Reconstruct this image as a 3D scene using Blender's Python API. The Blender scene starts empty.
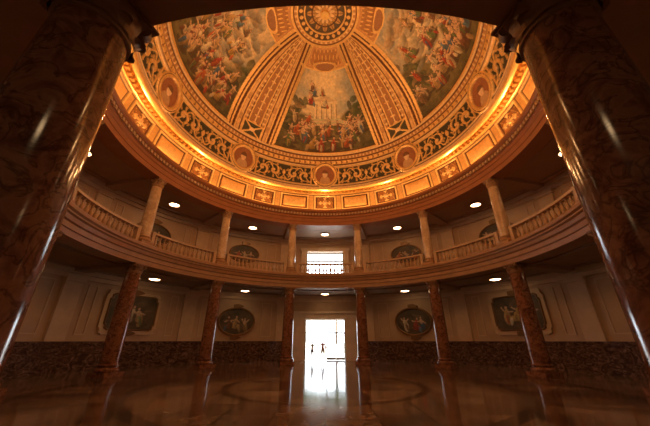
import bpy, math, random
import numpy as np
from mathutils import Vector, Matrix
random.seed(3)
sc = bpy.context.scene
try:
    sc.view_settings.view_transform = 'Standard'
    sc.view_settings.look = 'None'
except Exception as e:
    print(e)
R = 11.0; RW = 15.3; D2 = math.pi/180
H_CAM = 1.6; C_CAM = 12.9
Z_SOF = 5.5; Z_BAL = 6.6; Z_ENT = 10.95; Z_COR = 12.40

# ------------------------------------------------------------ helpers
def mesh_obj(name, verts, faces, mats, midx=None, smooth=False, parent=None):
    me = bpy.data.meshes.new(name)
    me.from_pydata([tuple(v) for v in verts], [], [tuple(f) for f in faces])
    for m in mats: me.materials.append(m)
    if midx is not None: me.polygons.foreach_set('material_index', midx)
    if smooth: me.polygons.foreach_set('use_smooth', [True]*len(me.polygons))
    me.update()
    ob = bpy.data.objects.new(name, me)
    sc.collection.objects.link(ob)
    if parent: ob.parent = parent
    return ob

class MB:
    def __init__(s): s.v=[]; s.f=[]; s.m=[]
    def add(s, verts, faces, m=0):
        o=len(s.v); s.v+= [tuple(p) for p in verts]
        s.f += [tuple(i+o for i in f) for f in faces]; s.m += [m]*len(faces)
    def box(s, c, d, m=0, rot=None):
        x,y,z=[k/2 for k in d]
        vs=[Vector((sx*x,sy*y,sz*z)) for sx in(-1,1) for sy in(-1,1) for sz in(-1,1)]
        if rot is not None: vs=[rot@v for v in vs]
        vs=[v+Vector(c) for v in vs]
        s.add(vs,[(0,1,3,2),(4,6,7,5),(0,4,5,1),(2,3,7,6),(0,2,6,4),(1,5,7,3)],m)
    def arc(s, r0,r1,z0,z1,a0,a1,m=0,step=2.0):
        n=max(1,int(math.ceil((a1-a0)/step))); vs=[]; fs=[]
        full = abs((a1-a0)-360)<1e-6
        for i in range(n+1):
            a=(a0+(a1-a0)*i/n)*D2; sn,cs=math.sin(a),math.cos(a)
            for (r,z) in ((r0,z0),(r1,z0),(r1,z1),(r0,z1)): vs.append((r*sn,r*cs,z))
        for i in range(n):
            b=i*4
            for k in range(4):
                k2=(k+1)%4; fs.append((b+k,b+k2,b+4+k2,b+4+k))
        if not full: fs += [(0,3,2,1),(n*4,n*4+1,n*4+2,n*4+3)]
        s.add(vs,fs,m)
    def lathe(s, prof, c=(0,0,0), seg=24, m=0, cap=False):
        vs=[];fs=[];n=len(prof)
        for i in range(seg):
            a=2*math.pi*i/seg
            for r,z in prof: vs.append((c[0]+r*math.sin(a),c[1]+r*math.cos(a),c[2]+z))
        for i in range(seg):
            j=(i+1)%seg
            for k in range(n-1): fs.append((i*n+k,i*n+k+1,j*n+k+1,j*n+k))
        if cap:
            fs.append(tuple(i*n+n-1 for i in range(seg))); fs.append(tuple(i*n for i in reversed(range(seg))))
        s.add(vs,fs,m)
    def obj(s,name,mats,smooth=False,parent=None): return mesh_obj(name,s.v,s.f,mats,s.m,smooth,parent)

def autosmooth(ob, ang=35):
    me=ob.data
    me.polygons.foreach_set('use_smooth',[True]*len(me.polygons))
    try: me.set_sharp_from_angle(angle=math.radians(ang))
    except Exception as e: print('smooth',e)

def new_mat(name):
    m=bpy.data.materials.new(name); m.use_nodes=True
    nt=m.node_tree; b=nt.nodes['Principled BSDF']; return m,nt,b
def N(nt,t,**k):
    n=nt.nodes.new(t)
    for a,b in k.items(): setattr(n,a,b)
    return n
def ramp(nt, pts):
    r=N(nt,'ShaderNodeValToRGB'); e=r.color_ramp.elements
    e[0].position=pts[0][0]; e[0].color=(*pts[0][1],1)
    e[1].position=pts[-1][0]; e[1].color=(*pts[-1][1],1)
    for p,c in pts[1:-1]:
        q=e.new(p); q.color=(*c,1)
    return r
def marble(name, cols, scale=1.5, rough=.15, dist=2.0, detail=8, veins=.75, spec=.5, stretch=(1,1,1), vcol=None):
    m,nt,b=new_mat(name); L=nt.links.new
    tc=N(nt,'ShaderNodeTexCoord'); mp=N(nt,'ShaderNodeMapping'); mp.inputs['Scale'].default_value=stretch
    L(tc.outputs['Object'],mp.inputs['Vector'])
    n1=N(nt,'ShaderNodeTexNoise'); n1.inputs['Scale'].default_value=scale; n1.inputs['Detail'].default_value=detail
    n1.inputs['Roughness'].default_value=.62; n1.inputs['Distortion'].default_value=dist
    L(mp.outputs[0],n1.inputs['Vector'])
    r=ramp(nt,cols); L(n1.outputs['Fac'],r.inputs[0])
    out=r.outputs[0]
    if veins>0:
        n2=N(nt,'ShaderNodeTexNoise'); n2.inputs['Scale'].default_value=scale*1.3; n2.inputs['Detail'].default_value=6
        n2.inputs['Distortion'].default_value=dist*.8
        L(mp.outputs[0],n2.inputs['Vector'])
        r2=ramp(nt,[(0.0,(0,0,0)),(.46,(0,0,0)),(.5,(1,1,1)),(.54,(0,0,0)),(1.0,(0,0,0))])
        L(n2.outputs['Fac'],r2.inputs[0])
        mx=N(nt,'ShaderNodeMixRGB'); mx.blend_type='MIX'
        mul=N(nt,'ShaderNodeMath',operation='MULTIPLY'); mul.inputs[1].default_value=veins
        L(r2.outputs[0],mul.inputs[0]); L(mul.outputs[0],mx.inputs[0])
        L(out,mx.inputs[1]); mx.inputs[2].default_value=(*(vcol or [c*.6 for c in cols[0][1]]),1); out=mx.outputs[0]
    L(out,b.inputs['Base Color']); b.inputs['Roughness'].default_value=rough
    b.inputs['Specular IOR Level'].default_value=spec
    return m
def plain(name,col,rough=.5,metal=0.0,var=.12,scale=4):
    m,nt,b=new_mat(name); L=nt.links.new
    tc=N(nt,'ShaderNodeTexCoord'); n=N(nt,'ShaderNodeTexNoise'); n.inputs['Scale'].default_value=scale; n.inputs['Detail'].default_value=5
    L(tc.outputs['Object'],n.inputs['Vector'])
    r=ramp(nt,[(.3,tuple(c*(1-var) for c in col)),(.7,tuple(min(1,c*(1+var)) for c in col))])
    L(n.outputs['Fac'],r.inputs[0]); L(r.outputs[0],b.inputs['Base Color'])
    b.inputs['Roughness'].default_value=rough; b.inputs['Metallic'].default_value=metal
    return m
def emit(name,col,st):
    m,nt,b=new_mat(name); b.inputs['Base Color'].default_value=(.8,.8,.8,1)
    b.inputs['Emission Color'].default_value=(*col,1); b.inputs['Emission Strength'].default_value=st
    return m
def attrmat(name, rough_p=.55, rough_g=.35, metal=.6):
    m,nt,b=new_mat(name); L=nt.links.new
    a=N(nt,'ShaderNodeAttribute'); a.attribute_name='Col'
    g=N(nt,'ShaderNodeAttribute'); g.attribute_name='Gold'
    tc=N(nt,'ShaderNodeTexCoord'); n=N(nt,'ShaderNodeTexNoise'); n.inputs['Scale'].default_value=6; n.inputs['Detail'].default_value=6
    L(tc.outputs['Object'],n.inputs['Vector'])
    r=ramp(nt,[(.25,(.8,.8,.8)),(.75,(1.12,1.12,1.12))]); L(n.outputs['Fac'],r.inputs[0])
    mx=N(nt,'ShaderNodeMixRGB',blend_type='MULTIPLY'); mx.inputs[0].default_value=1
    L(a.outputs['Color'],mx.inputs[1]); L(r.outputs[0],mx.inputs[2]); L(mx.outputs[0],b.inputs['Base Color'])
    m1=N(nt,'ShaderNodeMath',operation='MULTIPLY'); m1.inputs[1].default_value=metal; L(g.outputs['Fac'],m1.inputs[0]); L(m1.outputs[0],b.inputs['Metallic'])
    m2=N(nt,'ShaderNodeMapRange'); m2.inputs['To Min'].default_value=rough_p; m2.inputs['To Max'].default_value=rough_g
    L(g.outputs['Fac'],m2.inputs['Value']); L(m2.outputs[0],b.inputs['Roughness'])
    return m

M_col = marble('column_marble',[(.30,(.09,.038,.026)),(.45,(.20,.085,.055)),(.55,(.29,.145,.09)),(.64,(.23,.105,.065)),(.78,(.44,.27,.18))],scale=2.3,rough=.14,dist=1.6,veins=.7,vcol=(.05,.02,.016))
M_colup = marble('upper_column_marble',[(.3,(.46,.31,.2)),(.55,(.62,.46,.32)),(.75,(.72,.56,.4))],scale=1.6,rough=.2,dist=1.5,veins=.3)
M_cap = plain('capital_stone',(.36,.21,.12),.45,.1)
M_capl = plain('lower_capital_stone',(.24,.13,.075),.45,.1)
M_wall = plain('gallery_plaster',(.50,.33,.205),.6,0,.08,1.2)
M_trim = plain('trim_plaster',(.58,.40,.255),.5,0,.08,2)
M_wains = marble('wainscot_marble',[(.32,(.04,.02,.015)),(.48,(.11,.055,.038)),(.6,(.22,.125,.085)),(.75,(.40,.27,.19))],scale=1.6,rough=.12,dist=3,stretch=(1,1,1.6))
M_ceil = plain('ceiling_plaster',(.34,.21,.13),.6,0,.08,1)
M_fascia = plain('balcony_stone',(.36,.20,.115),.4,0,.12,2)
M_ent = plain('entablature_stone',(.34,.135,.06),.45,.1,.1,2)
M_gold = plain('gilding',(.95,.62,.22),.32,.7,.1,5)
M_baluster = plain('baluster_stone',(.50,.34,.22),.4,0,.1,3)
M_dark = plain('bronze_dark',(.04,.03,.025),.35,.6)
M_painted = attrmat('dome_painting')
M_frame = plain('frame_wood_gilt',(.22,.115,.05),.35,.4)
M_lampg = emit('lamp_glass',(1,.64,.31),13.5)
M_cove = emit('cove_lamp',(1,.47,.14),11.5)

# floor
m,nt,b=new_mat('floor_polished_marble'); L=nt.links.new; M_floor=m
tc=N(nt,'ShaderNodeTexCoord')
br=N(nt,'ShaderNodeTexBrick'); br.offset=0; br.inputs['Scale'].default_value=1.0
br.inputs['Brick Width'].default_value=1.2; br.inputs['Row Height'].default_value=1.2; br.inputs['Mortar Size'].default_value=.02
br.inputs['Color1'].default_value=(.15,.10,.08,1); br.inputs['Color2'].default_value=(.29,.21,.165,1); br.inputs['Mortar'].default_value=(.04,.028,.02,1)
L(tc.outputs['Object'],br.inputs['Vector'])
n1=N(nt,'ShaderNodeTexNoise'); n1.inputs['Scale'].default_value=1.8; n1.inputs['Detail'].default_value=8; n1.inputs['Distortion'].default_value=2
L(tc.outputs['Object'],n1.inputs['Vector'])
r=ramp(nt,[(.3,(.45,.43,.42)),(.7,(1.2,1.17,1.15))]); L(n1.outputs['Fac'],r.inputs[0])
mx=N(nt,'ShaderNodeMixRGB',blend_type='MULTIPLY'); mx.inputs[0].default_value=1
L(br.outputs['Color'],mx.inputs[1]); L(r.outputs[0],mx.inputs[2])
cur=mx.outputs[0]
sp=N(nt,'ShaderNodeSeparateXYZ'); L(tc.outputs['Object'],sp.inputs[0])
def mth(op,a,b_=None,c=None):
    n=N(nt,'ShaderNodeMath',operation=op)
    for i,v in enumerate((a,b_,c)):
        if v is None: continue
        if isinstance(v,(int,float)): n.inputs[i].default_value=v
        else: L(v,n.inputs[i])
    return n.outputs[0]
ln=N(nt,'ShaderNodeVectorMath',operation='LENGTH'); L(tc.outputs['Object'],ln.inputs[0]); rad_=ln.outputs['Value']
def band(r0,r1): return mth('MULTIPLY',mth('GREATER_THAN',rad_,r0),mth('LESS_THAN',rad_,r1))
def lay(mask,col):
    global cur
    mm=N(nt,'ShaderNodeMixRGB'); L(mth('MULTIPLY',mask,.85),mm.inputs[0]); L(cur,mm.inputs[1]); mm.inputs[2].default_value=(*col,1); cur=mm.outputs[0]
lay(band(9.6,10.1),(.05,.028,.02)); lay(band(6.6,7.0),(.05,.028,.02)); lay(band(3.6,3.9),(.05,.025,.02))
ang=mth('ARCTAN2',sp.outputs[0],sp.outputs[1])
star=mth('LESS_THAN',rad_,mth('MULTIPLY_ADD',mth('PINGPONG',mth('MULTIPLY',ang,16/(2*math.pi)),1.0),1.9,1.5))
lay(star,(.06,.032,.024))
ringst=mth('MULTIPLY',band(7.0,9.6),mth('GREATER_THAN',mth('COSINE',mth('MULTIPLY',ang,24)),.55))
lay(ringst,(.08,.045,.03))
L(cur,b.inputs['Base Color'])
n2=N(nt,'ShaderNodeTexNoise'); n2.inputs['Scale'].default_value=.9; n2.inputs['Detail'].default_value=4
L(tc.outputs['Object'],n2.inputs['Vector'])
mr=N(nt,'ShaderNodeMapRange'); mr.inputs['To Min'].default_value=.06; mr.inputs['To Max'].default_value=.15
L(n2.outputs['Fac'],mr.inputs['Value']); L(mr.outputs[0],b.inputs['Roughness'])
b.inputs['Specular IOR Level'].default_value=.7

# ------------------------------------------------------------ room shell
mb=MB(); mb.lathe([(0.0,0.0),(16.6,0.0),(16.6,-.3),(0.0,-.3)],seg=96); mb.obj('floor',[M_floor])

DA=6.9
Z_DT=3.4; Z_W0=7.35; Z_W1=9.85
mb=MB()
mb.arc(RW,RW+.5,0,Z_DT,DA,360-DA); mb.arc(RW,RW+.5,Z_DT,Z_SOF+.6,0,360)
mb.obj('wall_lower',[M_wall])
mb=MB()
mb.arc(RW,RW+.5,Z_SOF+.6,Z_W0,0,360); mb.arc(RW,RW+.5,Z_W0,Z_W1,DA,360-DA); mb.arc(RW,RW+.5,Z_W1,Z_COR+.2,0,360)
mb.obj('wall_upper',[M_wall])
mb=MB()
mb.arc(RW-.06,RW+.02,0.28,1.45,11.6,348.4,0); mb.arc(RW-.12,RW+.02,0,.28,11.6,348.4,0)
mb.arc(RW-.12,RW+.02,1.45,1.56,11.6,348.4,0)
mb.obj('trim_wainscot',[M_wains,M_trim])
mb=MB()
for i in range(12):
    a=15+30*i
    for (z0,z1) in ((0,Z_SOF),(Z_BAL,Z_ENT+.2)):
        mb.arc(RW-.16,RW+.02,z0 if z0>1 else 1.56,z1,a-1.9,a+1.9,0,1)
        mb.arc(RW-.26,RW+.02,z1-.75,z1-.55,a-2.2,a+2.2,0,1)
for z in (Z_SOF,Z_ENT+.2):
    mb.arc(RW-.14,RW+.02,z-.55,z-.3,0,360,0); mb.arc(RW-.3,RW+.02,z-.3,z,0,360,0)
mb.arc(RW-.10,RW+.02,Z_BAL,Z_BAL+.35,0,360,0)
mb.arc(RW-.08,RW+.02,Z_BAL+1.1,Z_BAL+1.2,DA+2,360-DA-2,0)
mb.obj('trim_pilasters',[M_trim])
mb=MB()
def rail_panel(a0,a1,z0,z1,w=.07,p=.05):
    wa=w/RW/D2
    mb.arc(RW-p,RW+.01,z0,z0+w,a0,a1); mb.arc(RW-p,RW+.01,z1-w,z1,a0,a1)
    mb.arc(RW-p,RW+.01,z0,z1,a0,a0+wa,0,1); mb.arc(RW-p,RW+.01,z0,z1,a1-wa,a1,0,1)
for i in range(1,12):
    a=30*i
    for (z0,z1) in ((1.9,4.75),(Z_BAL+1.4,Z_ENT-.6)):
        if i in(2,4,8,10): rail_panel(a-11.5,a-9.3,z0,z1); rail_panel(a+9.3,a+11.5,z0,z1)
        else: rail_panel(a-11.5,a-8,z0,z1); rail_panel(a+8,a+11.5,z0,z1)
mb.obj('trim_wall_panels',[M_trim])

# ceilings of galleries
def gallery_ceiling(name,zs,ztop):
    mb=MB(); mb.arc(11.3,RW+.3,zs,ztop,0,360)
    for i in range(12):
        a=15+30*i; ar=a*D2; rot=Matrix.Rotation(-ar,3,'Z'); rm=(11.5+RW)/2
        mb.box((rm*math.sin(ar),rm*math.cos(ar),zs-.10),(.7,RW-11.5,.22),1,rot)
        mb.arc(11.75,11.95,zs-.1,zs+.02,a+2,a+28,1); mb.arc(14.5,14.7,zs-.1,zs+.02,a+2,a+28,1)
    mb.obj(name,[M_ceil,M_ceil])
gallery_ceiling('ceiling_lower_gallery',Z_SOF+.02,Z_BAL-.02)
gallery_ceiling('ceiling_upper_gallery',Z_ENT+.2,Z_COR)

# balcony fascia
z=Z_SOF; zb=Z_BAL
mb=MB(); mb.lathe([(11.6,z+.1),(11.6,z),(10.68,z),(10.68,z+.26),(10.62,z+.28),(10.62,z+.5),(10.54,z+.55),(10.5,zb-.38),(10.42,zb-.32),(10.42,zb-.26),(10.33,zb-.19),(10.33,zb-.05),(10.38,zb),(11.7,zb),(RW,zb)],seg=288)
o=mb.obj('trim_balcony_entablature',[M_fascia]); autosmooth(o,25)

# upper entablature + dentils + cornice ledge
z=Z_ENT; zc=Z_COR
mb=MB(); mb.lathe([(11.6,z+.3),(11.6,z),(10.64,z),(10.64,z+.3),(10.6,z+.32),(10.6,z+.6),(10.55,z+.66),(10.55,zc-.62),(10.5,zc-.56),(10.5,zc-.36),(10.38,zc-.3),(10.32,zc-.22),(10.3,zc-.2),(10.3,zc-.06),(10.33,zc-.02),(10.37,zc-.02),(10.37,zc-.08),(11.4,zc-.08)],seg=288)
for i in range(240):
    a=1.5*i; mb.arc(10.4,10.52,zc-.56,zc-.36,a-.42,a+.42,1,2)
o=mb.obj('trim_dome_entablature',[M_ent,M_baluster]); autosmooth(o,25)

# cove light strip (behind the cornice lip) and added unseen fill lights that brighten the dome
mb=MB(); mb.arc(10.42,10.56,zc-.07,zc-.03,0,360,0)
mb.obj('cove_light_strip',[M_cove])
for i in range(12):
    a=(30*i)*D2
    l=bpy.data.lights.new('dome_fill_light','AREA'); l.shape='DISK'; l.size=.4; l.energy=150; l.color=(1,.49,.18)
    o=bpy.data.objects.new('dome_fill_light',l); sc.collection.objects.link(o)
    p=Vector((10.3*math.sin(a),10.3*math.cos(a),zc+.12))
    t=Vector((-6.5*math.sin(a),-6.5*math.cos(a),19))
    o.location=p; o.rotation_euler=(t-p).to_track_quat('-Z','Y').to_euler()

# ------------------------------------------------------------ numpy grid surface
def grid_surface(name,P,Col,Gold,mat,smooth=True,wrap=True):
    na,ntt=P.shape[:2]
    me=bpy.data.meshes.new(name)
    ii=np.arange(na if wrap else na-1)[:,None]; jj=np.arange(ntt-1)[None,:]
    i2=(ii+1)%na
    q=np.stack([ii*ntt+jj, ii*ntt+jj+1, i2*ntt+jj+1, i2*ntt+jj],-1).reshape(-1,4)
    me.vertices.add(na*ntt); me.vertices.foreach_set('co',P.reshape(-1).astype(np.float32))
    me.loops.add(q.size); me.loops.foreach_set('vertex_index',q.reshape(-1).astype(np.int32))
    me.polygons.add(len(q)); me.polygons.foreach_set('loop_start',np.arange(0,q.size,4,dtype=np.int32))
    try: me.polygons.foreach_set('loop_total',np.full(len(q),4,dtype=np.int32))
    except Exception: pass
    me.update(calc_edges=True)
    me.polygons.foreach_set('use_smooth',np.full(len(q),smooth))
    ca=me.color_attributes.new('Col','FLOAT_COLOR','POINT')
    c4=np.ones((na*ntt,4),np.float32); c4[:,:3]=Col.reshape(-1,3); ca.data.foreach_set('color',c4.reshape(-1))
    ga=me.attributes.new('Gold','FLOAT','POINT'); ga.data.foreach_set('value',Gold.reshape(-1).astype(np.float32))
    me.materials.append(mat); me.validate()
    ob=bpy.data.objects.new(name,me); sc.collection.objects.link(ob); return ob

def vnoise(x,y,seed=0,per=64):
    g=np.random.RandomState(seed).rand(per,per)
    xi=np.floor(x).astype(int); yi=np.floor(y).astype(int); fx=x-xi; fy=y-yi
    fx=fx*fx*(3-2*fx); fy=fy*fy*(3-2*fy)
    a=g[xi%per,yi%per]; b_=g[(xi+1)%per,yi%per]; c=g[xi%per,(yi+1)%per]; d=g[(xi+1)%per,(yi+1)%per]
    return (a*(1-fx)+b_*fx)*(1-fy)+(c*(1-fx)+d*fx)*fy
def fbm(x,y,seed=0,o=4):
    s=0;w=.5;t=0
    for k in range(o): s=s+w*vnoise(x*2**k,y*2**k,seed+k); t+=w; w*=.5
    return s/t
def ell(img,PX,PY,cx,cy,rx,ry,ang,col,shade=.45,alpha=1.0):
    c,s=math.cos(ang),math.sin(ang); dx=PX-cx; dy=PY-cy
    u=(dx*c+dy*s)/rx; v=(-dx*s+dy*c)/ry; d=u*u+v*v
    a=np.clip((1-d)*4,0,1)*alpha
    sh=(1-shade*.6)+shade*(.5*(-u)+.5*v)*1.0+.1
    for k in range(3): img[...,k]=img[...,k]*(1-a)+a*np.clip(col[k]*sh,0,1)
def figure(img,PX,PY,x,y,s,rs):
    robes=[(.52,.08,.04),(.58,.15,.05),(.72,.58,.38),(.14,.25,.38),(.09,.17,.32),(.84,.72,.50),(.58,.36,.10),(.24,.10,.05),(.64,.42,.18),(.50,.34,.16),(.20,.26,.10),(.46,.07,.05),(.34,.20,.10)]
    flesh=(.82,.54,.34)
    lean=rs.uniform(-.5,.5); rc=robes[rs.randint(len(robes))]; rc2=robes[rs.randint(len(robes))]
    seated=rs.rand()<.5
    ell(img,PX,PY,x+.12*s,y-.05*s,.75*s,.22*s,0,(.09,.055,.03),.2,.8)
    ell(img,PX,PY,x+.10*s,y+.5*s,.44*s,.8*s,lean*.4,(.13,.075,.04),.2,.7)
    if seated:
        dirn=rs.choice([-1,1])
        ell(img,PX,PY,x+dirn*.2*s,y+.25*s,.5*s,.26*s,dirn*.2,rc)
        ell(img,PX,PY,x+dirn*.55*s,y+.0*s,.16*s,.42*s,dirn*.25,rc2)
        ell(img,PX,PY,x,y+.5*s,.28*s,.45*s,lean*.4,rc)
    else:
        ell(img,PX,PY,x,y+.40*s,.30*s,.72*s,lean*.3,rc)
        ell(img,PX,PY,x+lean*.2*s,y+.35*s,.14*s,.62*s,lean*.8,rc2)
    ell(img,PX,PY,x-math.sin(lean)*.4*s,y+.95*s,.22*s,.32*s,lean*.5,flesh if rs.rand()<.4 else rc)
    for sg in(-1,1):
        aa=rs.uniform(-1.1,1.2)
        ell(img,PX,PY,x+sg*.32*s-math.sin(lean)*.4*s,y+(1.0+.25*math.sin(aa))*s,.28*s,.08*s,sg*aa,flesh)
    ell(img,PX,PY,x-math.sin(lean)*.6*s,y+1.40*s,.15*s,.18*s,0,(.16,.08,.04),.3)
    ell(img,PX,PY,x-math.sin(lean)*.6*s+.02*s,y+1.36*s,.11*s,.14*s,0,flesh)
    for k in range(4):
        ell(img,PX,PY,x+rs.uniform(-.25,.25)*s,y+rs.uniform(.0,.7)*s,.04*s,.32*s,rs.uniform(-.4,.4),tuple(c*.35 for c in rc),.2,.7)
def paint_panel(seed,W=340,H=340):
    rs=np.random.RandomState(seed)
    X,Y=np.meshgrid(np.linspace(-1,1,W),np.linspace(0,1,H),indexing='ij')
    PX=X*3.2*(1.25-.5*Y); PY=Y*6.7
    img=np.zeros((W,H,3))
    n=fbm(PX*.8+20,PY*.8+10,seed,5)
    a=np.array((.80,.62,.38)); b_=np.array((.36,.38,.36))
    f=np.clip((n-.36)*3.0,0,1)[...,None]
    img[:]=b_*(1-f)+a*f
    lightc=np.exp(-((PX)**2+(PY-4.8)**2)/2.5)[...,None]
    img[:]=img*(1-.7*lightc)+np.array((.98,.80,.50))*.7*lightc
    hl=1.9+1.3*fbm(PX*.9+5,PY*0+seed,seed+9,3)+.5*np.abs(PX)
    g=np.clip((hl-PY)*3,0,1)[...,None]; fn=fbm(PX*3+9,PY*3,seed+4,4)[...,None]
    gc=np.array((.05,.055,.02))*(1-fn)+np.array((.32,.25,.11))*fn
    img[:]=img*(1-g)+gc*g
    for k in range(50):
        sd=rs.choice([-1,1])
        ell(img,PX,PY,sd*rs.uniform(1.7,3.5),rs.uniform(1.6,4.3),rs.uniform(.2,.6),rs.uniform(.15,.4),rs.uniform(0,3),[(.10,.13,.05),(.22,.20,.08),(.07,.08,.04),(.40,.28,.14)][rs.randint(4)],.6,.8)
    if seed==1:
        for k in range(4):
            m=(np.abs(PX)<1.7-.15*k)&(PY>2.3+.14*k)&(PY<2.5+.14*k); img[m]=(.72-.14*(k%2),.56,.37)
        for k in range(-2,3):
            m=(np.abs(PX-k*.42)<.09)&(PY>2.85)&(PY<4.1); img[m]=(.86,.70,.47)
            m=(np.abs(PX-k*.42-.13)<.04)&(PY>2.85)&(PY<4.1); img[m]=(.42,.29,.16)
        m=(np.abs(PX)<1.1)&(PY>4.1)&(PY<4.3); img[m]=(.84,.68,.44)
        m=(np.abs(PX)<1.1*(4.85-PY)/.55)&(PY>=4.3)&(PY<4.85); img[m]=(.66,.50,.32)
    else:
        for k in range(60):
            ell(img,PX,PY,rs.uniform(-2,2),rs.uniform(2.6,6.3),rs.uniform(.3,.8),rs.uniform(.15,.35),rs.uniform(-.4,.4),[(.82,.66,.42),(.42,.41,.36),(.70,.48,.27)][rs.randint(3)],.7,.6)
    figs=[]
    for k in range(44):
        y=rs.uniform(.0,1)**1.2*2.3; w=3.5-.45*y; x=rs.uniform(-w,w)
        y+=.35*abs(x)*rs.rand(); figs.append((y,x))
    if seed!=1:
        for k in range(15): figs.append((rs.uniform(2.8,5.2),rs.uniform(-1.7,1.7)))
    else:
        for k in range(6): figs.append((rs.uniform(2.5,5.4),rs.uniform(-1.3,1.3)))
    for y,x in sorted(figs,reverse=True):
        figure(img,PX,PY,x,y,rs.uniform(.55,.82)*(1.05-.08*y),rs)
    img*= (.75+.45*fbm(PX*5,PY*5,seed+30,3))[...,None]
    vg=1-.25*np.abs(X)**3-.25*(1-Y)**4
    return np.clip(img*vg[...,None],0,1)
def sample(img,u,v):
    W,H=img.shape[:2]
    return img[np.clip((u*(W-1)).round().astype(int),0,W-1),np.clip((v*(H-1)).round().astype(int),0,H-1)]

# ------------------------------------------------------------ dome
NA,NT=1440,400
az=np.arange(NA)*360.0/NA; tt=np.linspace(.3,86,NT)
A,T=np.meshgrid(az,tt,indexing='ij')
RHO=9.9; ZC=13.5
rr=RHO*np.sin(T*D2)
Col=np.zeros((NA,NT,3)); Col[:]=(.66,.38,.17); G=np.full((NA,NT),.25); Hh=np.zeros((NA,NT))
def setc(m,c,g=None,h=None):
    Col[m]=c
    if g is not None: G[m]=g
    if h is not None: Hh[m]=h
GOLD=(.92,.60,.25); BR=(.17,.065,.025); CR=(.90,.66,.38); OR=(.60,.32,.13); DG=(.08,.075,.04)  # BR: darker brown, mostly shadow lines painted beside the gilt relief
A90=(A+45)%90-45
AR=np.abs(A90)
xr=(45-AR)*D2*rr
m=(T>14.5)&(T<67)
edge=25+ (T-24)*(31.0-25)/42
dp=(AR-edge)*D2*rr
setc(m,OR,.1,0)
setc(m&(dp<.42)&(dp>-.1),GOLD,.9,.07)
setc(m&(np.abs(dp-.20)<.06),BR,.1,.02)
setc(m&(dp>=.42)&(dp<.58),BR,.1,-.02)
wrib=np.maximum((45-edge)*D2*rr-.56,0.05)
q=xr/wrib
s_m=T*D2*RHO
setc(m&(q<=1),(.64,.37,.17),.2,0)
for qc,w_ in ((.92,.045),(.60,.03),(.34,.035)):
    setc(m&(np.abs(q-qc)<w_),GOLD,.9,.08); setc(m&(np.abs(q-qc-.06)<.025),BR,.1,-.01)
st=m&(q<.28)&(T<64)
setc(st,(.46,.23,.10),.1,-.01)
per=.62; ks=(s_m/per)%1-.5
fl=st&(np.hypot(q*wrib,ks*per)<.05+.17*np.abs(np.cos(2*np.arctan2(ks*per,xr)))); setc(fl,GOLD,.9,.07)
stem=st&(xr<.045); setc(stem,CR,.7,.06)
st2=m&(q>.40)&(q<.55)&(np.sin(s_m*14)>.35); setc(st2,CR,.5,.04)
st3=m&(q>.70)&(q<.84)&(np.sin(s_m*3.5)>-.6); setc(st3,(.82,.54,.27),.5,.03)
mq=(T>59.5)&(T<66.5)&(xr<.98); setc(mq,GOLD,.9,.08)
px=xr/.78; py=(T-63)/2.9
mq=(T>60.1)&(T<65.9)&(xr<.84); setc(mq,DG,.1,.03)
setc(mq&(np.abs(np.abs(px)-np.abs(py))<.16),GOLD,.9,.09); setc(mq&(px**2+py**2<.12),CR,.6,.12)
m=(T>14.5)&(T<24.0)&(dp<-.1)
setc(m,(.68,.38,.17),.3,0)
m2=m&(dp<-.25)&(T>15.6)&(T<22.6)
setc(m2,(.50,.25,.10),.2,-.03)
sw=np.sin(A90*.55*T/18*2)*np.cos((T-19)*.9)
setc(m2&(sw>.45),GOLD,.9,.04)
cx=A90*D2*rr/1.0; cy=(T-23.0)/2.4
setc((cx**2+cy**2<1)&(T>15),GOLD,.9,.13)
setc((cx**2*1.7+cy**2*1.9<1)&(T>15),(.40,.20,.10),.2,.06)
m=(np.abs(A90*D2*rr)<2.0)&(np.abs(T-25.2+1.2*np.cos(A90*.22))<.6)&((A90*D2*rr)**2>.7); setc(m,GOLD,.9,.09)
pm=(T>25.0)&(T<65.0)&(dp<-.12)
setc((T>24.0)&(T<66.3)&(dp<-.05)&~pm&(cx**2+cy**2>1),GOLD,.9,.07)
setc((T>65.0)&(T<65.4)&(dp<-.05),BR,.1,.0)
imgs=[paint_panel(s) for s in (1,12,23,34)]
pi=(((A+45)//90)%4).astype(int)
U=np.clip(.5+.5*A90/np.maximum(edge,1),0,1); V=np.clip((65.0-T)/40.0,0,1)
pm&=~((cx**2+cy**2<1)&(T<26.5))
for k in range(4):
    mk=pm&(pi==k); Col[mk]=sample(imgs[k],U[mk],V[mk]); G[mk]=0; Hh[mk]=-.02
for (a,b_,c,g,h) in ((66.3,67.3,CR,.4,.08),(67.3,67.9,BR,.1,.0),(67.9,69.6,(.60,.33,.14),.4,.05),(69.6,70.2,BR,.1,.02),(70.2,72.2,GOLD,.9,.12),(72.2,72.8,BR,.1,.02),(72.8,73.6,CR,.6,.12)):
    setc((T>a)&(T<=b_),c,g,h)
setc((T>68.1)&(T<69.4)&(np.sin(A*D2*180)>.1),CR,.7,.1)
setc((T>70.4)&(T<72.0)&(np.sin(A*D2*120+np.abs(T-71.2)*1.2)>.55),(.45,.22,.07),.6,.05)
m=(T>73.6)&(T<83.6); setc(m,(.06,.055,.03),.05,-.03)
A45=(A+22.5)%45-22.5; AA=np.abs(A45)
X=(AA)*D2*RHO; Yf=(T-78.6)*D2*RHO
tile=1.06; X0=X-1.36; kx=np.floor(X0/tile); lx=X0-(kx+.5)*tile; sg=np.where(kx.astype(int)%2==0,1,-1)
ly=(Yf-sg*.06)*sg
rho=np.hypot(lx,ly); ph=np.arctan2(ly,lx)
spi=np.sin(ph-rho*11)
setc(m&(rho<.55)&(spi>.35)&(X0>0),GOLD,.8,.07)
setc(m&(rho<.12),CR,.7,.1)
setc(m&(np.abs(Yf-.62*np.cos(X0/tile*math.pi))<.07)&(X0>0),GOLD,.8,.08)
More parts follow.
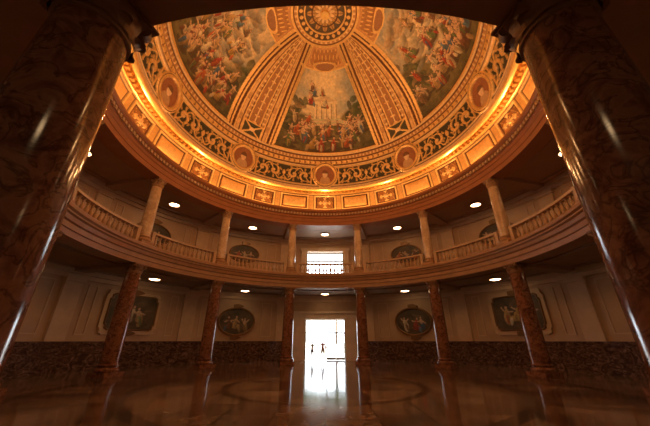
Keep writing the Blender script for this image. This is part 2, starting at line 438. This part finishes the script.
setc(m&(X0>0)&(rho>.42)&(rho<.72)&(np.sin(ph*7)>.55)&(np.abs(Yf)<.74),(.70,.44,.17),.7,.05)
for a,b_ in ((73.6,74.2),(83.0,83.6)): setc((T>a)&(T<b_),GOLD,.9,.06)
setc((T>=83.6),CR,.6,.1); setc((T>84.2)&(T<84.7),BR,.1,.03)
setc(m&(np.abs(X-1.30)<.07),GOLD,.9,.08)
Ym=(T-78.0)*D2*RHO; rm=np.hypot(X,Ym)
setc((rm<1.24),GOLD,.95,.16)
mk=rm<1.24; Hh[mk]=.10+.10*np.sqrt(np.clip(1-((rm[mk]-1.04)/.22)**2,0,1))
setc((rm>1.10)&(rm<1.15),BR,.3,.08)
setc((rm<.88),(.42,.17,.08),.05,.02)
Xs=A45*D2*RHO
setc(((Xs/.48)**2+((Ym-.58)/.52)**2<1)&(rm<.86),(.66,.42,.24),.1,.06)
setc(((Xs/.23)**2+((Ym+.08)/.30)**2<1),(.90,.64,.42),.1,.09)
setc(((Xs/.27)**2+((Ym+.24)/.25)**2<1)&(Ym<-.16),(.22,.10,.05),.1,.1)
m=T<14.5; setc(m,(.66,.40,.18),.3,0)
for (a,b_,c,g,h) in ((13.6,14.5,GOLD,.9,.12),(13.1,13.6,BR,.1,.03),(11.9,13.1,(.60,.33,.14),.3,.02),(11.3,11.9,GOLD,.9,.1),(8.9,11.3,(.12,.08,.05),.1,-.02),(8.3,8.9,GOLD,.9,.1),(2.4,8.3,(.13,.10,.07),.1,-.04)):
    setc((T>=a)&(T<b_),c,g,h)
setc((T>12.1)&(T<12.9)&(np.sin(A*D2*36)>.2),CR,.7,.06)
setc((T>9.2)&(T<11.0)&(np.abs(np.sin(A*D2*12))>.55+.45*np.abs(T-10.1)/.9),GOLD,.8,.05)
pet=(T<7.9)&(T<3.4+4.3*np.abs(np.cos(A*D2*6))**.7); setc(pet,(.62,.38,.16),.6,.06)
setc(pet&(np.abs(np.sin(A*D2*6))<.12),BR,.1,.02)
setc(pet&(T>5.2)&(T<5.7),BR,.1,.03)
setc((T<4.4)&(T<2.0+2.2*np.abs(np.sin(A*D2*6))),CR,.6,.12)
setc(T<1.5,BR,.2,.15)
rad=RHO-Hh
P=np.stack([rad*np.sin(T*D2)*np.sin(A*D2),rad*np.sin(T*D2)*np.cos(A*D2),ZC+rad*np.cos(T*D2)],-1)
dome=grid_surface('ceiling_painted_dome',P,Col,G,M_painted)
mb=MB(); mb.lathe([(0.0,-.04),(.3,-.04),(.34,.05),(.3,.2),(0,.2)],(0,0,ZC+RHO-.3),24); mb.obj('boss',[M_gold],False,dome)

# ------------------------------------------------------------ gilded coffer ring
NV=64
vv=np.linspace(0,1,NV); A,V=np.meshgrid(az,vv,indexing='ij')
r0,z0=11.0,Z_COR-.10; r1,z1=10.62,14.12
cr=r0+(r1-r0)*V**1.3; cz=z0+(z1-z0)*V
Col=np.zeros((NA,NV,3)); Col[:]=(.78,.48,.18); G=np.full((NA,NV),.55); Hh=np.zeros((NA,NV))
A30=(A+15)%30-15; ds=np.abs(A30); dc=15-ds
Vm=(V-.54)*2.0
def rect(d,hw,vh): return np.maximum(np.abs(d)-hw*1.0, (np.abs(Vm)-vh)*5.6)
e=rect(ds,4.6,.60); e2=rect(dc,6.1,.60)
for E,cush in((e,False),(e2,True)):
    m=(E<.75)&(E>0); setc(m,(1.0,.72,.32),.8,.10)
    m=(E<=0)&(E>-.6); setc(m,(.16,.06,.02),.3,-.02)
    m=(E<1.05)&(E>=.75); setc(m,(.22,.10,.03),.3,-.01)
    if cush:
        m=E<=-.6; setc(m,(.90,.56,.22),.6); Hh[m]=.02+.18*np.sqrt(np.clip(1-np.exp(E[m]+.6),0,1))
    else:
        m=E<=-.6; setc(m,(.40,.18,.06),.5,.0)
        x=ds*.185; y=Vm*.85; rh=np.hypot(x,y); p_=np.arctan2(y,x)
        mm=m&(rh<.40+.16*np.cos(4*p_)); setc(mm,(1.0,.70,.32),.8,.10)
        mm=m&(rh<.36)&(np.cos(8*p_)<-.3)&(rh>.15); setc(mm,(.36,.16,.05),.5,.04)
        mm=m&(rh<.14); setc(mm,CR,.9,.17)
        mm=m&(np.abs(np.sin(A30*2.2+V*14))<.16)&(rh>.55); setc(mm,GOLD,.9,.05)
setc(V<.10,GOLD,.9,.06); setc((V<.14)&(V>=.10),(.25,.11,.04),.3,-.01)
setc(V>.93,GOLD,.9,.08); setc((V>.90)&(V<=.93),(.25,.11,.04),.3,.0)
setc((V>.94)&(np.sin(A*D2*150)>.3),(.5,.26,.09),.7,.04)
nr,nz=-(z1-z0),-(r0-r1); nl=math.hypot(nr,nz); nr/=nl; nz/=nl
cr2=cr+Hh*nr; cz2=cz+Hh*nz
P=np.stack([cr2*np.sin(A*D2),cr2*np.cos(A*D2),cz2],-1)
grid_surface('trim_gilded_coffer_ring',P,Col,G,M_painted)
so_=.62; zo_=-.52
mb=MB(); mb.lathe([(r_+so_,z_+zo_) for r_,z_ in [(10.2,14.5),(9.98,14.52),(9.88,14.56),(9.84,14.66),(9.88,14.76),(9.8,14.84),(9.66,14.82),(9.56,14.74),(9.5,14.62),(9.42,14.58),(9.3,14.6),(9.2,14.66),(9.16,14.78),(9.27,15.2)]],seg=288)
for i in range(180): mb.arc(9.62+so_,9.82+so_,14.6+zo_,14.8+zo_,2*i-.55,2*i+.55,0,2)
o=mb.obj('trim_dome_springing',[M_gold]); autosmooth(o,25)

# ------------------------------------------------------------ columns
def column_mesh(name,h,rb,rt,mats,seg=40,hc=.8):
    mb=MB()
    mb.box((0,0,.11),(2.5*rb,2.5*rb,.22),1)
    mb.lathe([(rb*1.22,.22),(rb*1.3,.27),(rb*1.3,.33),(rb*1.2,.39),(rb*1.08,.42),(rb*1.08,.46),(rb*1.15,.49),(rb*1.15,.53),(rb*1.02,.57),(rb*.9,.57)],seg=seg,m=1)
    z0=.55; z1=h-hc
    sh=[]
    for k in range(13):
        t=k/12; r=rb+(rt-rb)*(t**1.6)
        sh.append((r,z0+(z1-z0)*t))
    mb.lathe(sh,seg=seg,m=0)
    mb.lathe([(rt*.95,z1-.05),(rt*1.08,z1-.03),(rt*1.08,z1+.03),(rt*.96,z1+.05),(rt*.96,z1+hc*.3),(rt*1.0,z1+hc*.6),(rt*1.12,z1+hc*.82),(rt*1.14,z1+hc*.86)],seg=seg,m=2)
    for row,(zz,hh,n,off) in enumerate(((.05,.36,8,0),(.05,.62,8,.5))):
        for i in range(n):
            a=(i+off)*2*math.pi/n; vs=[];fs=[]
            for k in range(6):
                t=k/5; w=rt*.34*(1-.55*t**2); rr_=rt*(1.0+.04*row)+.02+ .13*rt/.36*max(0,(t-.45))**1.5*2.2
                zz_=z1+hc*zz+hc*hh*min(t,1)-(hc*.10 if k==5 else 0)
                for s_ in(-1,0,1):
                    q=rr_+(0.03 if s_==0 else 0)
                    vs.append((q*math.sin(a)+s_*w*math.cos(a),q*math.cos(a)-s_*w*math.sin(a),zz_))
            for k in range(5):
                for s_ in range(2): fs.append((k*3+s_,k*3+s_+1,k*3+s_+4,k*3+s_+3))
            mb.add(vs,fs,2)
    for i in range(4):
        a=math.pi/4+i*math.pi/2; d=rt*1.22; c=Vector((d*math.sin(a),d*math.cos(a),z1+hc*.74))
        t=Vector((math.cos(a),-math.sin(a),0)); o_=Vector((math.sin(a),math.cos(a),0)); vs=[];fs=[]; n=14
        for k in range(n):
            for s_ in(-1,1):
                p=c+t*(s_*.06*rt/.36)+(o_*math.cos(2*math.pi*k/n)+Vector((0,0,1))*math.sin(2*math.pi*k/n))*(.10*rt/.36)
                vs.append(p)
        for k in range(n):
            j=(k+1)%n; fs.append((2*k,2*k+1,2*j+1,2*j))
        fs.append(tuple(range(0,2*n,2))); fs.append(tuple(range(1,2*n,2)))
        mb.add(vs,fs,2)
    mb.box((0,0,h-hc*.10),(rt*2.25,rt*2.25,hc*.10),2); mb.box((0,0,h-hc*.035),(rt*2.4,rt*2.4,hc*.07),2)
    me=bpy.data.meshes.new(name); me.from_pydata(mb.v,[],mb.f)
    for m in mats: me.materials.append(m)
    me.polygons.foreach_set('material_index',mb.m); me.polygons.foreach_set('use_smooth',[True]*len(mb.f))
    try: me.set_sharp_from_angle(angle=math.radians(38))
    except Exception: pass
    me.update(); return me
cl=column_mesh('marble_column',Z_SOF,.42,.37,[M_col,M_col,M_capl],64,.48)
cu=column_mesh('gallery_column',Z_ENT-Z_BAL,.34,.29,[M_colup,M_cap,M_cap],32,.5)
for i in range(12):
    a=(15+30*i)*D2
    for nm,me,z in(('marble_column',cl,0),('gallery_column',cu,Z_BAL)):
        o=bpy.data.objects.new(nm,me); sc.collection.objects.link(o)
        o.location=(R*math.sin(a),R*math.cos(a),z); o.rotation_euler=(0,0,-a)

# ------------------------------------------------------------ balustrade
bp=[(.095,0),(.095,.05),(.05,.07),(.05,.10),(.08,.16),(.10,.25),(.085,.36),(.045,.50),(.038,.58),(.06,.60),(.06,.63),(.045,.66),(.08,.70),(.08,.74)]
for i in range(12):
    mb=MB(); a0=15+30*i
    mb.arc(R-.14,R+.14,Z_BAL,Z_BAL+.14,a0+2.3,a0+27.7,0); mb.arc(R-.16,R+.16,Z_BAL+.88,Z_BAL+1.0,a0+2.3,a0+27.7,0)
    for p in(2.8,27.2): mb.arc(R-.17,R+.17,Z_BAL,Z_BAL+1.02,a0+p-.55,a0+p+.55,0,1)
    n=14
    for k in range(n):
        a=(a0+4.4+(21.2)*k/(n-1))*D2
        mb.lathe(bp,(R*math.sin(a),R*math.cos(a),Z_BAL+.14),10,0)
    o=mb.obj('balustrade',[M_baluster]); autosmooth(o,40)

# ------------------------------------------------------------ ceiling lamps
def lamp(a,r,z):
    mb=MB()
    mb.lathe([(.0,-.02),(.36,-.02),(.42,-.05),(.44,-.1),(.40,-.13),(.34,-.12)],seg=28,m=0)
    mb.lathe([(.0,-.17),(.12,-.165),(.24,-.15),(.34,-.11)],seg=28,m=1)
    o=mb.obj('ceiling_lamp',[M_cap,M_lampg]); o.location=(r*math.sin(a*D2),r*math.cos(a*D2),z+.02)
for i in range(12):
    lamp(30*i,13.5,Z_SOF+.02); lamp(30*i,13.3,Z_ENT+.2)

# ------------------------------------------------------------ wall paintings
def painting_img(seed,W=90,H=70):
    rs=np.random.RandomState(seed)
    X,Y=np.meshgrid(np.linspace(-1.6,1.6,W),np.linspace(0,2.4,H),indexing='ij')
    img=np.zeros((W,H,3)); n=fbm(X*1.5+7,Y*1.5+3,seed,4)[...,None]
    img[:]=np.array((.03,.025,.015))*(1-n)+np.array((.20,.13,.07))*n
    for k in range(6): ell(img,X,Y,rs.uniform(-1.2,1.2),rs.uniform(.5,2),rs.uniform(.2,.5),rs.uniform(.1,.25),rs.uniform(-1,1),(.26,.16,.08),.5,.6)
    for k in range(3): figure(img,X,Y,(-.75,.75,0)[k]+rs.uniform(-.2,.2),rs.uniform(.3,.6),.8,rs)
    return np.clip(img*.7,0,1)
def wall_painting(name,a,z,w,h,oval,seed):
    e=bpy.data.objects.new(name,None); sc.collection.objects.link(e)
    rr0=RW-.10
    def P3(x,y,d): 
        th=a*D2+x/RW; return ((rr0-d)*math.sin(th),(rr0-d)*math.cos(th),z+y)
    n=64; pts=[]
    for k in range(n):
        t=2*math.pi*k/n
        if oval: pts.append((math.cos(t),math.sin(t)))
        else:
            c,s_=math.cos(t),math.sin(t); m_=max(abs(c),abs(s_)); x,y=c/m_,s_/m_
            if abs(x)>.86 and abs(y)>.80: x*= .93; y*=.9
            pts.append((x,y))
    prof=[(1.0,-.10),(1.0,.04),(1.02,.09),(1.07,.10),(1.10,.05),(1.15,.05),(1.17,.02),(1.17,-.12)]
    if not oval: prof=[(1.0,-.10),(1.0,.06),(1.05,.09),(1.09,.05),(1.09,.0),(1.28,.0),(1.29,.04),(1.33,.04),(1.33,-.12)]
    vs=[];fs=[];m_=len(prof)
    for (x,y) in pts:
        for (s_,d) in prof:
            ex=(s_-1)*min(w,h)/2
            xx=x*w/2+ex*(x if oval else max(-1,min(1,x*1.1))); yy=y*h/2+ex*(y if oval else max(-1,min(1,y*1.1)))
            vs.append(P3(xx,yy,d))
    for i in range(n):
        j=(i+1)%n
        for k in range(m_-1): fs.append((i*m_+k,i*m_+k+1,j*m_+k+1,j*m_+k))
    fm=[(0 if (i%(m_-1))<4 or oval else 1) for i in range(len(fs))]
    mesh_obj('frame',vs,fs,[M_frame,M_trim],fm,False,e)
    img=painting_img(seed); NU,NVV=72,48
    uu=np.linspace(-1,1,NU); v2=np.linspace(-1,1,NVV); UU,VV=np.meshgrid(uu,v2,indexing='ij')
    if oval: XX=UU*np.sqrt(1-VV**2/2); YY=VV*np.sqrt(1-UU**2/2)
    else: XX,YY=UU,VV
    th=a*D2+XX*w/2/RW; q=rr0-.01
    Pq=np.stack([q*np.sin(th),q*np.cos(th),z+YY*h/2],-1)
    C=sample(img,(XX+1)/2,(YY+1)/2)
    o=grid_surface('canvas',Pq,C,np.zeros((NU,NVV)),M_painted,True,False); o.parent=e
    mb=MB()
    for sy in (1,-1):
        vs=[P3(.42*math.cos(t)*(1+.2*math.cos(3*t)),sy*(h/2+.26)+.17*math.sin(t),.06+.0*t) for t in [2*math.pi*k/20 for k in range(20)]]
        vs2=[P3(.42*math.cos(t)*(1+.2*math.cos(3*t)),sy*(h/2+.26)+.17*math.sin(t),-.11) for t in [2*math.pi*k/20 for k in range(20)]]
        mb.add(vs+vs2,[tuple(range(20))]+[(k,(k+1)%20,20+(k+1)%20,20+k) for k in range(20)],0)
    mb.obj('crest',[M_frame],False,e)
for i in range(1,12):
    a=30*i
    if i in(2,4,8,10): wall_painting('framed_wall_painting',a,3.35,3.1,2.1,False,50+i)
    else: wall_painting('oval_wall_painting',a,3.1,2.9,2.0,True,50+i)
    wall_painting('oval_wall_painting',a,9.1,2.6,1.5,True,80+i)

# ------------------------------------------------------------ doorway, window
M_jamb=plain('door_surround_stone',(.66,.50,.36),.4,0,.1,2)
mb=MB()
for s_ in(-1,1):
    a0,a1=(DA,11.4) if s_>0 else (-11.4,-DA)
    mb.arc(RW-.22,RW+.52,0,Z_DT+.15,a0,a1,0,1)
    mb.arc(RW-.30,RW+.1,0,.4,a0-.05,a1+.2 if s_>0 else a1+.05,0,1)
    mb.arc(RW-.27,RW+.1,.7,Z_DT-.3,a0+1.0,a1-1.0,0,1)
mb.arc(RW-.26,RW+.1,Z_DT,Z_DT+.5,-11.6,11.6); mb.arc(RW-.42,RW+.1,Z_DT+.5,Z_DT+.68,-12,12)
mb.obj('trim_door_surround',[M_jamb])
yd=RW+.4
W2=(RW+.4)*math.sin(DA*D2)
M_doorf=plain('door_frame_bronze',(.20,.17,.13),.3,.3)
e=bpy.data.objects.new('door_1',None); sc.collection.objects.link(e)
mb=MB()
for x in(-W2+.05,W2-.05): mb.box((x,yd,Z_DT/2),(.08,.12,Z_DT))
mb.box((0,yd,2.30),(2*W2,.10,.07)); mb.box((0,yd,Z_DT-.03),(2*W2,.14,.08))
mb.obj('frame',[M_doorf],False,e)
def leaf(x0,x1,y0,y1):
    mb=MB(); d=Vector((x1-x0,y1-y0,0)); w=d.length; ang=math.atan2(d.y,d.x); rot=Matrix.Rotation(ang,3,'Z')
    def bx(u,z,du,dz,t=.05):
        mb.box((x0+d.x*u/w,y0+d.y*u/w,z),(du,t,dz),0,rot)
    bx(.035,1.15,.07,2.26); bx(w-.035,1.15,.07,2.26); bx(w/2,2.24,w,.07); bx(w/2,.12,w,.2); bx(w/2,1.05,w,.05,.09)
    mb.obj('leaf',[M_doorf],False,e)
q=W2/2
leaf(-W2+.1,-W2+.25,yd,yd+.85); leaf(0.15,q+.05,yd,yd); leaf(q+.07,W2-.1,yd,yd); leaf(.1,.0,yd,yd+.85)
e=bpy.data.objects.new('window_1',None); sc.collection.objects.link(e)
mb=MB()
for x in(-W2+.05,W2-.05): mb.box((x,yd,(Z_W0+Z_W1)/2),(.08,.1,Z_W1-Z_W0))
for x in(-W2/3,W2/3): mb.box((x,yd,(Z_W0+9.0)/2),(.07,.1,9.0-Z_W0))
for z in(Z_W0+.05,Z_W1-.05): mb.box((0,yd,z),(2*W2,.1,.08))
mb.box((0,yd,9.0),(2*W2,.12,.14))
mb.obj('frame',[M_doorf],False,e)
mb=MB()
for s_ in(-1,1):
    a0,a1=(DA,9.0) if s_>0 else (-9.0,-DA)
    mb.arc(RW-.2,RW+.1,Z_BAL,Z_W1+.1,a0,a1,0,1)
mb.arc(RW-.24,RW+.1,Z_W1,Z_W1+.35,-9.4,9.4); mb.arc(RW-.24,RW+.1,Z_W0-.12,Z_W0,-9.4,9.4)
mb.obj('trim_window_surround',[M_jamb])

# ------------------------------------------------------------ outside
M_pave=plain('terrace_concrete',(.62,.60,.55),.8,0,.1,.5)
M_leaf=plain('foliage',(.04,.085,.015),.7,0,.5,3)
M_bark=plain('bark',(.16,.11,.07),.8,0,.2,6)
mb=MB(); mb.box((0,70,-.2),(160,106,.3)); mb.obj('ground_terrace',[M_pave])
def tree(x,y,h,cr_,seed):
    rs=random.Random(seed)
    e=bpy.data.objects.new('tree',None); sc.collection.objects.link(e); e.location=(x,y,-.05)
    mb=MB(); mb.lathe([(.32,0),(.24,.5),(.2,h*.45),(.12,h*.75)],seg=12); 
    for k in range(5):
        a=rs.uniform(0,6.28); b0=Vector((0,0,h*.42+.3*k)); b1=b0+Vector((math.cos(a)*cr_*.6,math.sin(a)*cr_*.6,h*.22))
        d=(b1-b0); rot=d.to_track_quat('Z','Y').to_matrix(); vs=[];fs=[]
        for j,(p,r_) in enumerate(((b0,.1),(b1,.03))):
            for s_ in range(6): vs.append(p+rot@Vector((r_*math.cos(s_*math.pi/3),r_*math.sin(s_*math.pi/3),0)))
        mb.add(vs,[(s_,(s_+1)%6,6+(s_+1)%6,6+s_) for s_ in range(6)])
    mb.obj('trunk',[M_bark],True,e)
    mb=MB()
    for k in range(6500):
        u=rs.random()**.4*cr_; a=rs.uniform(0,6.28); c=rs.uniform(-1,1); s_=math.sqrt(1-c*c)
        bump=1+.2*math.sin(3*a+2*c)
        p=Vector((u*s_*math.cos(a)*bump,u*s_*math.sin(a)*bump,h*.74+u*c*.85)); sz=rs.uniform(.26,.48)
        rot=Matrix.Rotation(rs.uniform(0,3),3,Vector((rs.random(),rs.random(),rs.random())).normalized())
        mb.add([p+rot@Vector(v)*sz for v in((-1,0,0),(0,-.5,.1),(1,0,0),(0,.5,.1))],[(0,1,2,3)])
    mb.obj('canopy',[M_leaf],False,e)
tree(-3.6,44,12.8,4.6,1); tree(2.2,46,13.4,5.0,2); tree(8,45,13.5,4.3,3); tree(-11,48,13,4.5,4)
mb=MB(); mb.box((0,34,.5),(50,.4,1.1)); mb.box((0,34,1.1),(50,.55,.12))
for k in range(-8,9): mb.box((k*3,34,.62),(.6,.6,1.34))
mb.obj('terrace_wall',[M_pave])
w=bpy.data.worlds.new('World'); sc.world=w; w.use_nodes=True
bg=w.node_tree.nodes['Background']; bg.inputs[0].default_value=(.86,.93,1.0,1); bg.inputs[1].default_value=11
sl=bpy.data.lights.new('sun','SUN'); sl.energy=8; sl.angle=.01; sl.color=(1,.95,.85)
so=bpy.data.objects.new('sun',sl); sc.collection.objects.link(so); so.rotation_euler=(math.radians(38),0,math.radians(60))

# ------------------------------------------------------------ people
def person(name,loc,heading,skin,top,legs,hair,fem=False,stride=.22,hgt=1.7):
    e=bpy.data.objects.new(name,None); sc.collection.objects.link(e)
    J=[((0,0,.92),.125),((0,0,1.08),.115),((0,0,1.28),.145),((0,0,1.40),.12),((0,0,1.47),.055),((0,.01,1.54),.05)]
    ed=[(0,1),(1,2),(2,3),(3,4),(4,5)]
    def add(p,r,par):
        J.append((p,r)); ed.append((par,len(J)-1)); return len(J)-1
    hands=[]
    for s_ in(-1,1):
        f=s_*stride
        h_=add((s_*.095,0,.86),.10,0); k_=add((s_*.10,.5*f+.03,.49),.062,h_); a_=add((s_*.10,f-.04,.09),.042,k_); add((s_*.11,f+.12,.035),.035,a_)
        sh=add((s_*.185,0,1.39),.058,3); el=add((s_*.235,-.35*f-.03,1.12),.042,sh); wr=add((s_*.235,-f*.9+.06,.89),.028,el); pl=add((s_*.232,-f*.98+.09,.81),.032,wr)
        hands.append(Vector(J[pl][0]))
    me=bpy.data.meshes.new('body'); me.from_pydata([j[0] for j in J],ed,[])
    o=bpy.data.objects.new('body_src',me); sc.collection.objects.link(o)
    sk=o.modifiers.new('s','SKIN'); ss=o.modifiers.new('b','SUBSURF'); ss.levels=2; ss.render_levels=2
    for i,j in enumerate(J):
        v=me.skin_vertices[0].data[i]; v.radius=(j[1],j[1]*(.8 if i<4 else 1)); v.use_root=(i==0)
    dg=bpy.context.evaluated_depsgraph_get(); m2=bpy.data.meshes.new_from_object(o.evaluated_get(dg))
    bpy.data.objects.remove(o)
    m2.materials.clear()
    for m_ in(top,legs,skin,M_dark): m2.materials.append(m_)
    for p in m2.polygons:
        c=p.center; p.use_smooth=True
        if c.z<.07: k=3
        elif abs(c.x)>.20 and c.z<1.18: k=2
        elif c.z<.97: k=1 if not(fem and c.z<.42) else 2
        elif c.z>1.455: k=2
        else: k=0
        p.material_index=k
    b=bpy.data.objects.new('body',m2); sc.collection.objects.link(b); b.parent=e
    mb=MB()
    def sph(c,r,m_,n=16,f=None):
        vs=[];fs=[]
        for i in range(n+1):
            t=math.pi*i/n
            for j in range(n):
                a=2*math.pi*j/n; d=Vector((math.sin(t)*math.cos(a),math.sin(t)*math.sin(a),math.cos(t)))
                p=Vector((d.x*r[0],d.y*r[1],d.z*r[2]))
                if f: p=f(p,d)
                vs.append(Vector(c)+p)
        for i in range(n):
            for j in range(n):
                fs.append((i*n+j,(i+1)*n+j,(i+1)*n+(j+1)%n,i*n+(j+1)%n))
        mb.add(vs,fs,m_)
    def hf(p,d):
        if d.z<0: p.x*=1+.25*d.z; 
        if d.z<-.3 and d.y>0: p.y*=1.05
        if d.y>.9 and abs(d.x)<.25 and -.25<d.z<.1: p.y+=.022
        return p
    hc=Vector((0,.02,1.64))
    sph(hc,(.075,.095,.115),0,20,hf)
    def hairf(p,d):
        if d.y>.25 and d.z<.45: p*=.82
        if d.z<-.3 and not fem: p*=.8
        return p
    sph(hc+Vector((0,-.012,.018)),(.084,.10,.112),1,16,hairf)
    if fem: sph(hc+Vector((0,-.07,-.09)),(.075,.045,.13),1,10)
    for s_ in(-1,1):
        sph(hc+Vector((s_*.03,.088,.008)),(.012,.008,.007),2,8); sph(hc+Vector((s_*.077,0,-.01)),(.012,.02,.03),0,8)
    sph(hc+Vector((0,.088,-.06)),(.022,.008,.006),3,8)
    for s_,hp in zip((-1,1),hands):
        for k in range(5):
            L_=(.055,.075,.08,.075,.06)[k]
            if k==0: p0=hp+Vector((-s_*.01,.03,.02)); p1=p0+Vector((-s_*.02,.035,-.03))
            else: p0=hp+Vector((0,.028-.019*(k-1),-.02)); p1=p0+Vector((-s_*.012,.008,-L_))
            mid=(p0+p1)/2+Vector((s_*.006,0,0)); vs=[]; fs=[]
            for (p,r_) in((p0,.009),(mid,.0085),(p1,.006)):
                for q_ in range(6): vs.append(p+Vector((r_*math.cos(q_*1.047),r_*math.sin(q_*1.047),0)))
            for rr_ in range(2):
                for q_ in range(6): fs.append((rr_*6+q_,rr_*6+(q_+1)%6,rr_*6+6+(q_+1)%6,rr_*6+6+q_))
            fs.append(tuple(range(12,18))); mb.add(vs,fs,0)
    mb.obj('head_and_hands',[skin,hair,M_dark,M_lip],True,e)
    s_=hgt/1.755; e.scale=(s_,s_,s_); e.location=loc; e.rotation_euler=(0,0,heading)
M_skin=plain('skin',(.50,.29,.20),.5); M_lip=plain('lips',(.4,.15,.12),.5)
M_shirt=plain('pink_shirt',(.55,.22,.20),.8); M_pants=plain('khaki_trousers',(.34,.28,.2),.8)
M_shirt2=plain('tan_blouse',(.5,.38,.28),.8); M_skirt=plain('dark_skirt',(.14,.10,.12),.8)
M_hair=plain('brown_hair',(.06,.035,.02),.5)
person('man_walking',(-.2,15.3,.0),math.pi,M_skin,M_shirt,M_pants,M_hair,False,.22,1.68)
person('woman_walking',(-1.15,15.6,.0),math.pi+.3,M_skin,M_shirt2,M_skirt,M_hair,True,.15,1.58)

# ------------------------------------------------------------ camera
cd=bpy.data.cameras.new('camera'); co=bpy.data.objects.new('camera',cd); sc.collection.objects.link(co)
cd.sensor_width=36; cd.lens=36*284/650; cd.clip_start=.05; cd.clip_end=500
co.location=(0,-C_CAM,H_CAM); co.rotation_euler=(math.radians(90+24.2),0,0)
sc.camera=co
